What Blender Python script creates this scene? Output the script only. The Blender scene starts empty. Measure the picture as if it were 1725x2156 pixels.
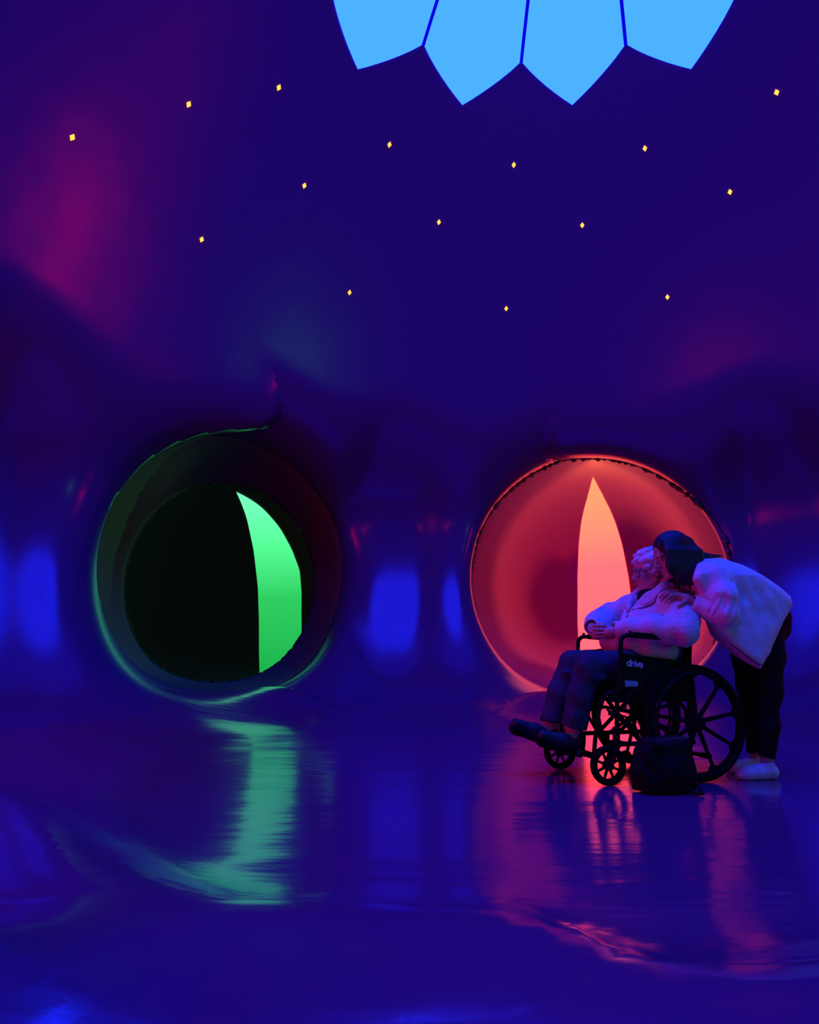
import bpy, bmesh, math, random
import numpy as np
from mathutils import Vector, Matrix

random.seed(7)
rng = np.random.default_rng(7)
scene = bpy.context.scene
COL = scene.collection

# ------------------------------------------------------------------ camera
CAM_H, PITCH, FPX = 0.696, 0.2023, 1400.0
cam_data = bpy.data.cameras.new('camera')
cam = bpy.data.objects.new('camera', cam_data)
COL.objects.link(cam)
cam.location = (0, 0, CAM_H)
cam.rotation_euler = (math.pi/2 + PITCH, 0, 0)
cam_data.sensor_fit = 'HORIZONTAL'
cam_data.sensor_width = 36.0
cam_data.lens = 36.0*FPX/1725.0
cam_data.clip_start = 0.05
scene.camera = cam

# ------------------------------------------------------------------ world and view
world = bpy.data.worlds.new('world')
scene.world = world
world.use_nodes = True
world.node_tree.nodes['Background'].inputs[0].default_value = (0, 0, 0, 1)
scene.view_settings.view_transform = 'Standard'
scene.view_settings.look = 'None'
scene.view_settings.exposure = 0.0
scene.view_settings.gamma = 1.0
scene.view_settings.use_curve_mapping = False
scene.cycles.max_bounces = 8
scene.cycles.diffuse_bounces = 4
scene.cycles.glossy_bounces = 5
scene.cycles.sample_clamp_indirect = 6.0
scene.cycles.use_denoising = True

# ------------------------------------------------------------------ materials
def new_mat(name):
    m = bpy.data.materials.new(name)
    m.use_nodes = True
    nt = m.node_tree
    return m, nt, nt.nodes['Principled BSDF']

def fabric_mat(name, base, rough, ior, bump_defs):
    """glossy coated PVC membrane; bump_defs = list of (scale xyz, noise scale, detail, strength, distance)"""
    m, nt, b = new_mat(name)
    b.inputs['Base Color'].default_value = (*base, 1)
    b.inputs['Roughness'].default_value = rough
    b.inputs['IOR'].default_value = ior
    b.inputs['Specular Tint'].default_value = (1.0, 0.4, 1.0, 1)
    tc = nt.nodes.new('ShaderNodeTexCoord')
    prev = None
    for sc3, ns, det, st, dist in bump_defs:
        mp = nt.nodes.new('ShaderNodeMapping')
        mp.inputs['Scale'].default_value = sc3
        nt.links.new(tc.outputs['Object'], mp.inputs['Vector'])
        n = nt.nodes.new('ShaderNodeTexNoise')
        n.inputs['Scale'].default_value = ns
        n.inputs['Detail'].default_value = det
        nt.links.new(mp.outputs[0], n.inputs['Vector'])
        bp = nt.nodes.new('ShaderNodeBump')
        bp.inputs['Strength'].default_value = st
        bp.inputs['Distance'].default_value = dist
        nt.links.new(n.outputs[0], bp.inputs['Height'])
        if prev is not None:
            nt.links.new(prev.outputs[0], bp.inputs['Normal'])
        prev = bp
    if prev is not None:
        nt.links.new(prev.outputs[0], b.inputs['Normal'])
    return m

def simple_mat(name, base, rough=0.6, metallic=0.0, spec=0.5, noise=None):
    m, nt, b = new_mat(name)
    b.inputs['Base Color'].default_value = (*base, 1)
    b.inputs['Roughness'].default_value = rough
    b.inputs['Metallic'].default_value = metallic
    b.inputs['Specular IOR Level'].default_value = spec
    if noise:
        ns, dist, var = noise
        tc = nt.nodes.new('ShaderNodeTexCoord')
        n = nt.nodes.new('ShaderNodeTexNoise')
        n.inputs['Scale'].default_value = ns
        n.inputs['Detail'].default_value = 4
        nt.links.new(tc.outputs['Object'], n.inputs['Vector'])
        if dist:
            bp = nt.nodes.new('ShaderNodeBump')
            bp.inputs['Strength'].default_value = 1.0
            bp.inputs['Distance'].default_value = dist
            nt.links.new(n.outputs[0], bp.inputs['Height'])
            nt.links.new(bp.outputs[0], b.inputs['Normal'])
        if var:
            mx = nt.nodes.new('ShaderNodeMix')
            mx.data_type = 'RGBA'
            mx.inputs[6].default_value = (*[c*(1-var) for c in base], 1)
            mx.inputs[7].default_value = (*[min(1, c*(1+var)) for c in base], 1)
            nt.links.new(n.outputs[0], mx.inputs[0])
            nt.links.new(mx.outputs[2], b.inputs['Base Color'])
    return m

def glow_mat(name, stops, axis_z=None):
    """translucent panel lit from outside; stops = [(height, rgb)] up the panel"""
    m = bpy.data.materials.new(name)
    m.use_nodes = True
    nt = m.node_tree
    nt.nodes.clear()
    out = nt.nodes.new('ShaderNodeOutputMaterial')
    em = nt.nodes.new('ShaderNodeEmission')
    nt.links.new(em.outputs[0], out.inputs[0])
    if len(stops) == 1:
        em.inputs[0].default_value = (*stops[0][1], 1)
        return m
    tc = nt.nodes.new('ShaderNodeTexCoord')
    sp = nt.nodes.new('ShaderNodeSeparateXYZ')
    nt.links.new(tc.outputs['Object'], sp.inputs[0])
    prev = None
    for (z0, c0), (z1, c1) in zip(stops[:-1], stops[1:]):
        mr = nt.nodes.new('ShaderNodeMapRange')
        mr.inputs[1].default_value = z0
        mr.inputs[2].default_value = z1
        nt.links.new(sp.outputs[2], mr.inputs[0])
        mx = nt.nodes.new('ShaderNodeMix')
        mx.data_type = 'RGBA'
        nt.links.new(mr.outputs[0], mx.inputs[0])
        if prev is None:
            mx.inputs[6].default_value = (*c0, 1)
        else:
            nt.links.new(prev.outputs[2], mx.inputs[6])
        mx.inputs[7].default_value = (*c1, 1)
        prev = mx
    nt.links.new(prev.outputs[2], em.inputs[0])
    return m

# ------------------------------------------------------------------ helpers
def tag(o, label=None, cat=None, group=None, kind=None):
    if label: o['label'] = label
    if cat: o['category'] = cat
    if group: o['group'] = group
    if kind: o['kind'] = kind
    return o

def mesh_obj(name, verts, faces, mat, parent=None, smooth=True, normals=None):
    me = bpy.data.meshes.new(name)
    me.from_pydata([tuple(map(float, v)) for v in verts], [], [tuple(map(int, f)) for f in faces])
    if mat: me.materials.append(mat)
    if smooth:
        me.polygons.foreach_set('use_smooth', [True]*len(me.polygons))
    me.update()
    if normals is not None:
        me.normals_split_custom_set_from_vertices([tuple(map(float, n)) for n in normals])
    o = bpy.data.objects.new(name, me)
    COL.objects.link(o)
    if parent: o.parent = parent
    return o

def smin(a, b, k):
    h = np.maximum(k-np.abs(a-b), 0)/k
    return np.minimum(a, b)-h*h*h*k/6
def smax(a, b, k):
    return -smin(-a, -b, k)

def surface_nets(D, org, cell):
    """naive surface nets; D[x,y,z] < 0 inside; returns verts, quads"""
    S = D < 0
    nx, ny, nz = D.shape
    c = np.zeros((nx-1, ny-1, nz-1), np.uint8)
    for i in (0, 1):
        for j in (0, 1):
            for k in (0, 1):
                c += S[i:nx-1+i, j:ny-1+j, k:nz-1+k]
    act = (c > 0) & (c < 8)
    idx = np.full(act.shape, -1, np.int64)
    ai = np.argwhere(act)
    idx[act] = np.arange(len(ai))
    acc = np.zeros((len(ai), 3)); cnt = np.zeros(len(ai))
    corners = [(i, j, k) for i in (0, 1) for j in (0, 1) for k in (0, 1)]
    for a in range(8):
        for b in range(a+1, 8):
            ca, cb = corners[a], corners[b]
            if sum(abs(x-y) for x, y in zip(ca, cb)) != 1: continue
            da = D[ai[:, 0]+ca[0], ai[:, 1]+ca[1], ai[:, 2]+ca[2]].astype(np.float64)
            db = D[ai[:, 0]+cb[0], ai[:, 1]+cb[1], ai[:, 2]+cb[2]].astype(np.float64)
            m = (da < 0) != (db < 0)
            t = np.where(m, da/np.where(m, da-db, 1), 0)
            for d in range(3):
                acc[:, d] += np.where(m, ca[d]+t*(cb[d]-ca[d]), 0)
            cnt += m
    V = org+(ai+acc/cnt[:, None])*cell
    Q = []
    for ax in range(3):
        o1, o2 = [(1, 2), (2, 0), (0, 1)][ax]
        s0 = [slice(None)]*3; s1 = [slice(None)]*3
        s0[ax] = slice(0, -1); s1[ax] = slice(1, None)
        a, b = S[tuple(s0)], S[tuple(s1)]
        e = np.argwhere(a != b)
        e = e[(e[:, o1] > 0) & (e[:, o2] > 0) & (e[:, o1] < D.shape[o1]-1) & (e[:, o2] < D.shape[o2]-1)]
        flip = a[e[:, 0], e[:, 1], e[:, 2]]
        def cid(d1, d2):
            q = e.copy(); q[:, o1] -= d1; q[:, o2] -= d2
            return idx[q[:, 0], q[:, 1], q[:, 2]]
        q = np.stack([cid(1, 1), cid(0, 1), cid(0, 0), cid(1, 0)], 1)
        q[~flip] = q[~flip][:, ::-1]
        Q.append(q)
    return V, np.concatenate(Q)

# ------------------------------------------------------------------ the inflated room as one air volume
C = np.array([1.1, 3.0])                    # plan centre of the dome
def az(a): a = math.radians(a); return np.array([math.sin(a), math.cos(a)])
TUNNELS = [  # mouth xy, azimuth, radius, axis height, fillet, length, chamber (distance, radius, height, centre height)
    dict(m=np.array([-2.02, 7.15]), a=-15.5, an=-34, r=1.23, rz=1.41, z=1.60, k=0.80, bul=0.24, L=5.0, ch=(4.4, 2.3, 2.5, 1.6)),
    dict(m=np.array([2.20, 7.95]), a=14.5, an=13.5, r=1.31, rz=1.43, z=1.53, k=1.0, bul=0.0, L=2.0, ax=3.0, ch=(2.0, 1.78, 1.86, 1.52)),
    dict(m=C+5.0*az(64), a=64, r=1.40, rz=1.45, z=1.45, k=0.5, bul=0.0, L=1.7, ch=None),
    dict(m=C+5.0*az(-89), a=-89, r=1.40, rz=1.45, z=1.45, k=0.5, bul=0.0, L=1.6, ch=None),
    dict(m=C+5.0*az(115), a=115, r=1.40, rz=1.45, z=1.45, k=0.5, bul=0.0, L=1.5, ch=None),
    dict(m=C+5.0*az(-140), a=-140, r=1.40, rz=1.45, z=1.45, k=0.5, bul=0.0, L=2.2, ch=None),
]
POCKETS = [-62, -13, 37]
CREST = np.array([(-6.0, 6.0), (-3.0, 3.95), (-1.55, 2.66), (-1.16, 2.24), (-0.91, 1.95), (-0.62, 1.69), (-0.43, 1.60), (-0.1, 1.58), (0.22, 1.52), (0.35, 1.40), (0.41, 1.32), (0.50, 1.28), (0.62, 1.27), (0.78, 1.29), (1.6, 1.50), (3.0, 2.0), (6.0, 3.0)])

def crest_dist(x, y):
    """signed plan distance to the floor fold: positive on the camera's side"""
    yc = np.interp(x, CREST[:, 0], CREST[:, 1])
    dx = 0.15
    sl = (np.interp(x+dx, CREST[:, 0], CREST[:, 1])-np.interp(x-dx, CREST[:, 0], CREST[:, 1]))/(2*dx)
    return (yc-y)/np.sqrt(1+sl*sl)

def room_sdf(P):
    x, y, z = P[..., 0], P[..., 1], P[..., 2]
    def ell(cx, cy, cz, a, b, c):
        px, py, pz = (x-cx), (y-cy), (z-cz)
        k0 = np.sqrt((px/a)**2+(py/b)**2+(pz/c)**2)+1e-9
        k1 = np.sqrt((px/a**2)**2+(py/b**2)**2+(pz/c**2)**2)+1e-9
        return k0*(k0-1)/k1
    up = ell(C[0], C[1], 1.9, 5.05, 5.05, 5.17)
    lo = ell(C[0], C[1], 1.9, 5.05, 5.05, 3.3)
    d = np.where(z > 1.9, up, lo)
    for a in POCKETS:                       # bays between the tunnels: three facets leaning out as they rise
        u = az(a)
        ro = (x-C[0])*u[0]+(y-C[1])*u[1]
        ta = (x-C[0])*u[1]-(y-C[1])*u[0]
        w = z-2.65
        lean = np.where(w < -0.5, (w+0.5)**2/5.0-0.0833*0, np.maximum(w+0.5, 0)**2/1.5)
        c5, s5, c4, s4 = math.cos(0.09), math.sin(0.09), math.cos(0.62), math.sin(0.62)
        q = smax(ro*c5+ta*s5-5.72, (ro-5.5)*c4+(ta-0.62)*s4, 0.12)
        q = smax(q, (ro-5.5)*c4-(ta+1.0)*s4, 0.12)
        q = np.maximum((q+lean)*0.8, 2.0-ro)
        d = smin(d, q, 0.42+0.4*np.clip((z-2.0)/1.5, 0, 1))
    for t in TUNNELS:
        u = az(t['a']); m = t['m']
        s = (x-m[0])*u[0]+(y-m[1])*u[1]
        w = (x-m[0])*u[1]-(y-m[1])*u[0]
        r = np.sqrt(w*w+((z-t['z'])*t['r']/t['rz'])**2)
        bul = t['bul']*np.clip(1-((s-1.25)/1.25)**2, 0, 1)
        q = np.maximum(np.maximum(r-t['r']-bul, s-t['L']), -s-2.0)
        d = smin(d, q, t['k'])
        if t['ch']:
            L, R, H, zc = t['ch']
            Rx = t.get('ax', R)
            k0 = np.sqrt((w/R)**2+((s-L)/Rx)**2+((z-zc)/H)**2)+1e-9
            k1 = np.sqrt((w/R**2)**2+((s-L)/Rx**2)**2+((z-zc)/H**2)**2)+1e-9
            d = smin(d, k0*(k0-1)/k1, 0.3)
    g = crest_dist(x, y)
    fl = 0.15*np.exp(-(g/np.where(g < 0, 0.27, 0.52))**2)
    fl = fl+0.55*np.clip(-x-0.38, 0, 1)**1.6*np.clip((1.65-y)/0.35, 0, 1)**1.5*(1.0*(y < 1.65))
    d = smax(d, fl-z, 0.9)
    return d

def room_normal(P, e=2e-3):
    g = np.stack([room_sdf(P+np.eye(3)[i]*e)-room_sdf(P-np.eye(3)[i]*e) for i in range(3)], -1)
    return g/(np.linalg.norm(g, axis=-1, keepdims=True)+1e-12), np.linalg.norm(g, axis=-1)/(2*e)

def march(o, d, t0=0.2, t1=25.0):
    """first crossing of the membrane along each ray"""
    o = np.asarray(o, float); d = np.asarray(d, float)
    d = d/np.linalg.norm(d, axis=-1, keepdims=True)
    t = np.full(d.shape[:-1], t0)
    for _ in range(160):
        v = room_sdf(o+d*t[..., None])
        t = np.minimum(t+np.clip(-v*0.6, -0.5, 0.6), t1)
    return o+d*t[..., None]

CELL = 0.075
org = np.array([-7.2, -4.2, -0.3]); top = np.array([9.0, 15.0, 7.3])
dims = np.ceil((top-org)/CELL).astype(int)
gx = (org[0]+np.arange(dims[0])*CELL).astype(np.float32)
gy = (org[1]+np.arange(dims[1])*CELL).astype(np.float32)
gz = (org[2]+np.arange(dims[2])*CELL).astype(np.float32)
D = np.empty(tuple(dims), np.float32)
for i0 in range(0, dims[0], 24):
    P = np.stack(np.meshgrid(gx[i0:i0+24], gy, gz, indexing='ij'), -1)
    D[i0:i0+24] = room_sdf(P)
V, Q = surface_nets(D, org, CELL)
for _ in range(3):
    n, gl = room_normal(V)
    V = V-n*np.clip(room_sdf(V)/np.maximum(gl, .3), -0.04, 0.04)[:, None]
N, _ = room_normal(V)
Q = Q[:, ::-1]; NI = -N                     # faces look into the room

FAB = (0.085, 0.026, 0.11)
FLOOR_FAB = (0.115, 0.026, 0.105)
mem = fabric_mat('coated_membrane', FAB, 0.21, 1.58,
    [((1, 1, 1), 1.2, 2.0, 0.35, 0.02), ((1, 1, 1), 40.0, 2.0, 0.10, 0.002)])
rim_m = fabric_mat('rim_membrane', FAB, 0.22, 1.6,
    [((14, 14, 1.2), 1.0, 3.0, 0.6, 0.012), ((1, 1, 1), 40.0, 2.0, 0.10, 0.002)])
mem_r = fabric_mat('red_membrane', (0.25, 0.02, 0.30), 0.20, 1.5,
    [((1, 1, 1), 1.2, 2.0, 0.35, 0.02), ((1, 1, 1), 40.0, 2.0, 0.10, 0.002)])
mem_g = fabric_mat('maroon_membrane', (0.22, 0.07, 0.09), 0.45, 1.3,
    [((1, 1, 1), 1.2, 2.0, 0.35, 0.02), ((1, 1, 1), 40.0, 2.0, 0.10, 0.002)])
mem_g.node_tree.nodes['Principled BSDF'].inputs['Specular IOR Level'].default_value = 0.25
floor_m = fabric_mat('floor_membrane', FLOOR_FAB, 0.15, 1.8,
    [((0.5, 2.4, 1), 1.6, 3.0, 0.5, 0.015), ((1, 1, 1), 40.0, 2.0, 0.10, 0.002)])

fc = V[Q].mean(1); fn = NI[Q].mean(1)
rel = fc[:, :2]-C
rad = np.linalg.norm(rel, axis=1)
azf = np.degrees(np.arctan2(rel[:, 0], rel[:, 1]))
part_id = np.zeros(len(Q), int)             # 0 back wall
part_id[azf < -62] = 1
part_id[azf > 37] = 2
part_id[(fc[:, 2] > 2.9) & (rad < 5.2)] = 3
part_id[(fn[:, 2] > 0.93) & (fc[:, 2] < 0.35) & (rad < 4.9)] = 4
CUT = (5.88, 5.60)                               # the seams lie in planes square to the dome radius
tun = np.zeros(len(Q), int)                 # 1, 2: faces round the two tunnel seams and beyond
for ti, t in enumerate(TUNNELS[:2]):
    u = az(t['a']); k = az(t['an'])
    sx = (fc[:, 0]-C[0])*k[0]+(fc[:, 1]-C[1])*k[1]-CUT[ti]
    w = np.abs((fc[:, 0]-t['m'][0])*u[1]-(fc[:, 1]-t['m'][1])*u[0])
    inside = (sx > -0.12) & (w < np.where(sx < 0.5, t['r']+0.36, 2.6))
    tun[inside] = ti+1
    t['cut'] = ((C[0]+k[0]*CUT[ti], C[1]+k[1]*CUT[ti], 0), (k[0], k[1], 0))
def shell_mesh(q, cuts):
    """quads, cut along planes (point, normal, keep the side the normal points to)"""
    used, inv = np.unique(q, return_inverse=True)
    bm = bmesh.new()
    vs = [bm.verts.new(tuple(p)) for p in V[used]]
    for f in inv.reshape(q.shape):
        if len(set(f)) == 4: bm.faces.new([vs[i] for i in f])
    for co, no, keep in cuts:
        reg = None
        bmesh.ops.bisect_plane(bm, geom=bm.verts[:]+bm.edges[:]+bm.faces[:], plane_co=co, plane_no=no, clear_inner=keep, clear_outer=not keep, dist=1e-5)
    me = bpy.data.meshes.new('shell'); bm.to_mesh(me); bm.free()
    me.polygons.foreach_set('use_smooth', [True]*len(me.polygons))
    P = np.empty(len(me.vertices)*3); me.vertices.foreach_get('co', P)
    n, _ = room_normal(P.reshape(-1, 3))
    me.normals_split_custom_set_from_vertices([tuple(map(float, p)) for p in -n])
    return me
SHELL = [('wall_back', 'curved blue inflatable wall holding the two round tunnel mouths', 'wall', mem),
         ('wall_left', 'curved inflatable wall at the left edge of the dome', 'wall', mem),
         ('wall_right', 'curved inflatable wall at the right edge of the dome', 'wall', mem),
         ('ceiling', 'dark blue dome ceiling dotted with small yellow diamond lights', 'ceiling', mem),
         ('floor', 'glossy inflatable floor with coloured reflections', 'floor', floor_m),
         ('wall_tunnel_left', 'dark round tunnel and chamber lit by a green panel', 'tunnel', mem_g),
         ('wall_tunnel_right', 'round tunnel and chamber glowing red behind the wheelchair', 'tunnel', mem_r)]
shell = {}
for pid, (nm, lab, cat, m) in enumerate(SHELL):
    if pid < 5:
        me = shell_mesh(Q[(part_id == pid) & (tun == 0)], [])
    else:
        me = shell_mesh(Q[tun == pid-4], [(*TUNNELS[pid-5]['cut'], True)])
    me.name = nm; me.materials.append(m)
    o = bpy.data.objects.new(nm, me); COL.objects.link(o)
    tag(o, lab, cat, kind='structure')
    shell[nm] = o
for ti, t in enumerate(TUNNELS[:2]):        # the rolled lip between wall and seam
    me = shell_mesh(Q[tun == ti+1], [(*t['cut'], False)])
    nm = ('trim_1', 'trim_2')[ti]; me.name = nm; me.materials.append(rim_m)
    o = bpy.data.objects.new(nm, me); COL.objects.link(o)
    tag(o, ('rolled rim round the mouth of the left tunnel with green window', 'rolled rim round the mouth of the red tunnel behind the wheelchair')[ti], 'rim', kind='structure')

# hemmed seams that ring the tunnels
def ring(t, s0, n=220, lift=0.0):
    """closed loop of membrane points; s0 None = in the plane of the mouth seam, else square to the axis at s0"""
    u = az(t['a'])
    if s0 is None:
        co, no = np.array(t['cut'][0][:2]), np.array(t['cut'][1][:2])
        s0 = ((co-t['m'])@no)/(u@no); v = np.array([no[1], -no[0]])
    else:
        v = np.array([u[1], -u[0]])
    o3 = np.array([t['m'][0]+u[0]*s0, t['m'][1]+u[1]*s0, t['z']])
    a = 2*math.pi*np.arange(n)/n
    d = np.stack([v[0]*np.sin(a), v[1]*np.sin(a), np.cos(a)], -1)
    P = march(np.repeat(o3[None], n, 0), d, 0.2, 6)
    nn, _ = room_normal(P)
    return P-nn*lift
seam_m = simple_mat('seam_welt', (.02, .008, .014), .5)
def seam(name, label, t, s0, r):
    P = ring(t, s0, 260, 0.004)
    n = len(P)
    wob = rng.normal(size=n)
    wob = (wob+np.roll(wob, 1)+np.roll(wob, -1))/3
    u = az(t['a'])
    P = P+np.stack([u[0]*wob, u[1]*wob, 0*wob], -1)*0.012
    rs = r*np.clip(1+0.8*rng.normal(size=n), .35, 2.2)
    vs, fs, m = [], [], 6
    c = P.mean(0)
    for i in range(n):
        e = P[i]-c; e /= np.linalg.norm(e)
        for k in range(m):
            a = 2*math.pi*k/m
            vs.append(P[i]+rs[i]*(math.cos(a)*e*.6+math.sin(a)*1.5*np.array([u[0], u[1], 0])))
    for i in range(n):
        j = (i+1) % n
        for k in range(m): fs.append((i*m+k, i*m+(k+1) % m, j*m+(k+1) % m, j*m+k))
    return tag(mesh_obj(name, vs, fs, seam_m, smooth=False), label, 'seam', kind='structure')
seam('trim_3', 'thin dark seam ringing the mouth of the left tunnel', TUNNELS[0], None, .008)
seam('trim_4', 'dark seam ringing the far end of the left tunnel', TUNNELS[0], 2.42, .013)
seam('trim_5', 'puckered dark seam ringing the mouth of the red tunnel', TUNNELS[1], None, .030)

# ------------------------------------------------------------------ luminous panels
def surf_patch(name, o3, dirs, mat, parent=None, off=0.012):
    """a grid of rays (rows x cols x 3) from o3 mapped on to the membrane"""
    P = march(o3, dirs)
    n, _ = room_normal(P)
    P = P-n*off
    r, c = P.shape[:2]
    vs = P.reshape(-1, 3)
    fs = [(i*c+j, i*c+j+1, (i+1)*c+j+1, (i+1)*c+j) for i in range(r-1) for j in range(c-1)]
    return mesh_obj(name, vs, fs, mat, parent, normals=-n.reshape(-1, 3))

# rosette of sixteen petals round the apex
blue = glow_mat('rosette_glow', [(0, (0.076, 0.45, 13.0))])
rib = glow_mat('rosette_seam_glow', [(0, (0.0, 0.0, 0.72))])
ros = bpy.data.objects.new('window_1', None); COL.objects.link(ros)
ros.location = (C[0], C[1], 6.4)
tag(ros, 'large light blue star shaped skylight of pointed petals at the dome top', 'skylight', kind='structure')
bpy.context.view_layer.update()
NP, R_TIP, R_NOTCH, ROT = 16, 2.883, 2.545, 11.3
APEX_O = np.array([C[0], C[1], 0.5])
def roof_pts(r, th):
    """plan polar coordinates about the apex -> membrane points, by upright rays"""
    xy = np.stack([C[0]+r*np.sin(th), C[1]+r*np.cos(th), np.full_like(r, 3.0)], -1)
    up = np.zeros_like(xy); up[..., 2] = 1
    return march(xy, up, 0.05, 6)
for k in range(NP):
    th0 = math.radians(ROT)+2*math.pi*k/NP
    half = math.pi/NP
    rows = []
    s = np.linspace(-1, 1, 13)
    gap = 0.016
    redge = R_NOTCH+(R_TIP-R_NOTCH)*(1-np.abs(s))**0.95
    rr = np.linspace(0.10, 1, 14)[:, None]*redge[None, :]
    th = th0+s[None, :]*np.maximum(half-gap/np.maximum(rr, .12), 0.02)
    P = roof_pts(rr, th); n, _ = room_normal(P)
    P = P-n*0.012
    r_, c_ = P.shape[:2]
    fs = [(i*c_+j, i*c_+j+1, (i+1)*c_+j+1, (i+1)*c_+j) for i in range(r_-1) for j in range(c_-1)]
    o = mesh_obj('petal_pane', P.reshape(-1, 3)-np.array(ros.location), fs, blue, ros, normals=-n.reshape(-1, 3))

for k in range(NP):                          # backlit welded seams between the petals
    th0 = math.radians(ROT)+2*math.pi*(k+.5)/NP
    r = np.linspace(0.12, R_NOTCH, 16)[:, None]+np.zeros((1, 2))
    P = roof_pts(r, th0+np.array([[-1, 1]])*0.0165/r); n, _ = room_normal(P)
    P = P-n*0.008
    fs = [(2*i, 2*i+1, 2*i+3, 2*i+2) for i in range(15)]
    mesh_obj('petal_seam', P.reshape(-1, 3)-np.array(ros.location), fs, rib, ros, normals=-n.reshape(-1, 3))

# tall leaf shaped windows in the chamber walls
green = glow_mat('green_glow', [(0.2, (0.012, 0.46, 0.075)), (1.7, (0.03, 0.62, 0.12)), (2.7, (0.09, 1.0, 0.30)), (3.6, (0.19, 1.5, 0.55))])
red = glow_mat('red_glow', [(0.2, (3.4, 0.15, 0.225)), (2.2, (3.0, 0.19, 0.215)), (3.35, (2.8, 0.40, 0.17))])
def leaf_over(idx, name, label, da, w0, mat, tab):
    """leaf that climbs the end wall of a chamber and tapers along its ceiling"""
    t = TUNNELS[idx]; u = az(t['a']); v = np.array([u[1], -u[0]])
    cc = t['m']+u*t['ch'][0]+v*w0
    k = az(t['a']+da); kv = np.array([k[1], -k[0]])
    ph = np.concatenate([np.linspace(-27, 10, 12), np.linspace(10, 79.5, 34)[1:]])
    hw = np.interp(ph, [p for p, _ in tab], [h for _, h in tab])
    w = hw[:, None]*np.linspace(-1, 1, 11)[None, :]
    o3 = np.stack([cc[0]+kv[0]*w, cc[1]+kv[1]*w, np.full_like(w, 1.5)], -1)
    c, s_ = np.cos(np.radians(ph))[:, None], np.sin(np.radians(ph))[:, None]
    d3 = np.stack([k[0]*c+0*w, k[1]*c+0*w, s_+0*w], -1)
    return tag(surf_patch(name, o3, d3, mat), label, 'window', kind='structure')
def leaf_aslant(idx, name, label, mat, left, right):
    """leaf whose tip leans to one side on the chamber wall; tables of (elevation, offset) for either edge"""
    t = TUNNELS[idx]; u = az(t['a']); v = np.array([u[1], -u[0]])
    cc = t['m']+u*t['ch'][0]
    ph = np.concatenate([np.linspace(-39, 10, 14), np.linspace(10, left[-1][0], 34)[1:]])
    wl = np.interp(ph, *zip(*left)); wr = np.interp(ph, *zip(*right))
    for _ in range(3):                      # ease the corners of the tables
        for q in (wl, wr): q[1:-1] = (q[:-2]+2*q[1:-1]+q[2:])/4
    w = wl[:, None]+(wr-wl)[:, None]*np.linspace(0, 1, 13)[None, :]
    o3 = np.stack([cc[0]+v[0]*w, cc[1]+v[1]*w, np.full_like(w, 1.5)], -1)
    c, s_ = np.cos(np.radians(ph))[:, None], np.sin(np.radians(ph))[:, None]
    d3 = np.stack([u[0]*c+0*w, u[1]*c+0*w, s_+0*w], -1)
    return tag(surf_patch(name, o3, d3, mat), label, 'window', kind='structure')
leaf_aslant(0, 'window_2', 'tall leaf shaped green glowing window seen through the left tunnel', green,
            [(-33.4, .776), (-5, .745), (12.6, .687), (29.7, .573), (46.6, .39), (54, .27), (60.4, .156)],
            [(-33.4, 1.55), (-16, 1.555), (9.2, 1.541), (24.3, 1.483), (35.8, 1.303), (45.9, 1.044), (54.8, .645), (58, .379), (60.4, .156)])
leaf_over(1, 'window_3', 'tall leaf shaped pink orange glowing window behind the wheelchair', 3.1, 0.10, red,
          [(-30, .49), (-5, .51), (10, .468), (23.6, .393), (36.2, .297), (53.5, .147), (65.6, .067), (79.5, 0.0)])
crimson = glow_mat('crimson_glow', [(0, (15.0, 0.15, 1.2))])
scarlet = glow_mat('scarlet_glow', [(0, (6.0, 0.06, 0.6))])
def fill_panel(idx, name, label, hw, z0, z1, mat, w0=0.0):  # glowing panels added in unseen side tunnels for their coloured light
    t = TUNNELS[idx]; u = az(t['a']); v = np.array([u[1], -u[0]])
    ww, zz = np.meshgrid(w0+np.linspace(-hw, hw, 7), np.linspace(z0, z1, 9))
    b = t['m'][None, None, :]+v*ww[..., None]
    o3 = np.concatenate([b, zz[..., None]], -1)
    d3 = np.zeros_like(o3); d3[..., 0] = u[0]; d3[..., 1] = u[1]
    return tag(surf_patch(name, o3, d3, mat), label, 'window', kind='structure')
fill_panel(2, 'fill_panel_4', 'unseen red fill panel added in the side tunnel beyond the right edge', 0.24, 0.9, 2.2, crimson, 0.72)  # added out of view, narrow and offset for a magenta streak on the dome
fill_panel(3, 'fill_panel_5', 'unseen red fill panel added in the side tunnel beyond the left edge', 1.0, 0.3, 2.7, scarlet)  # added out of view to tint the floor and right wall red
fill_panel(4, 'fill_panel_6', 'unseen green fill panel added in the tunnel behind the camera on the right', 0.5, 0.2, 2.5, glow_mat('emerald_glow', [(0, (0.12, 2.2, 0.55))]))  # added out of view to throw green on the jackets
fill_panel(5, 'fill_panel_7', 'unseen pink fill panel added in the tunnel behind the camera on the left', 0.5, 0.3, 2.3, red)  # added out of view for pink light from the camera side

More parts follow.
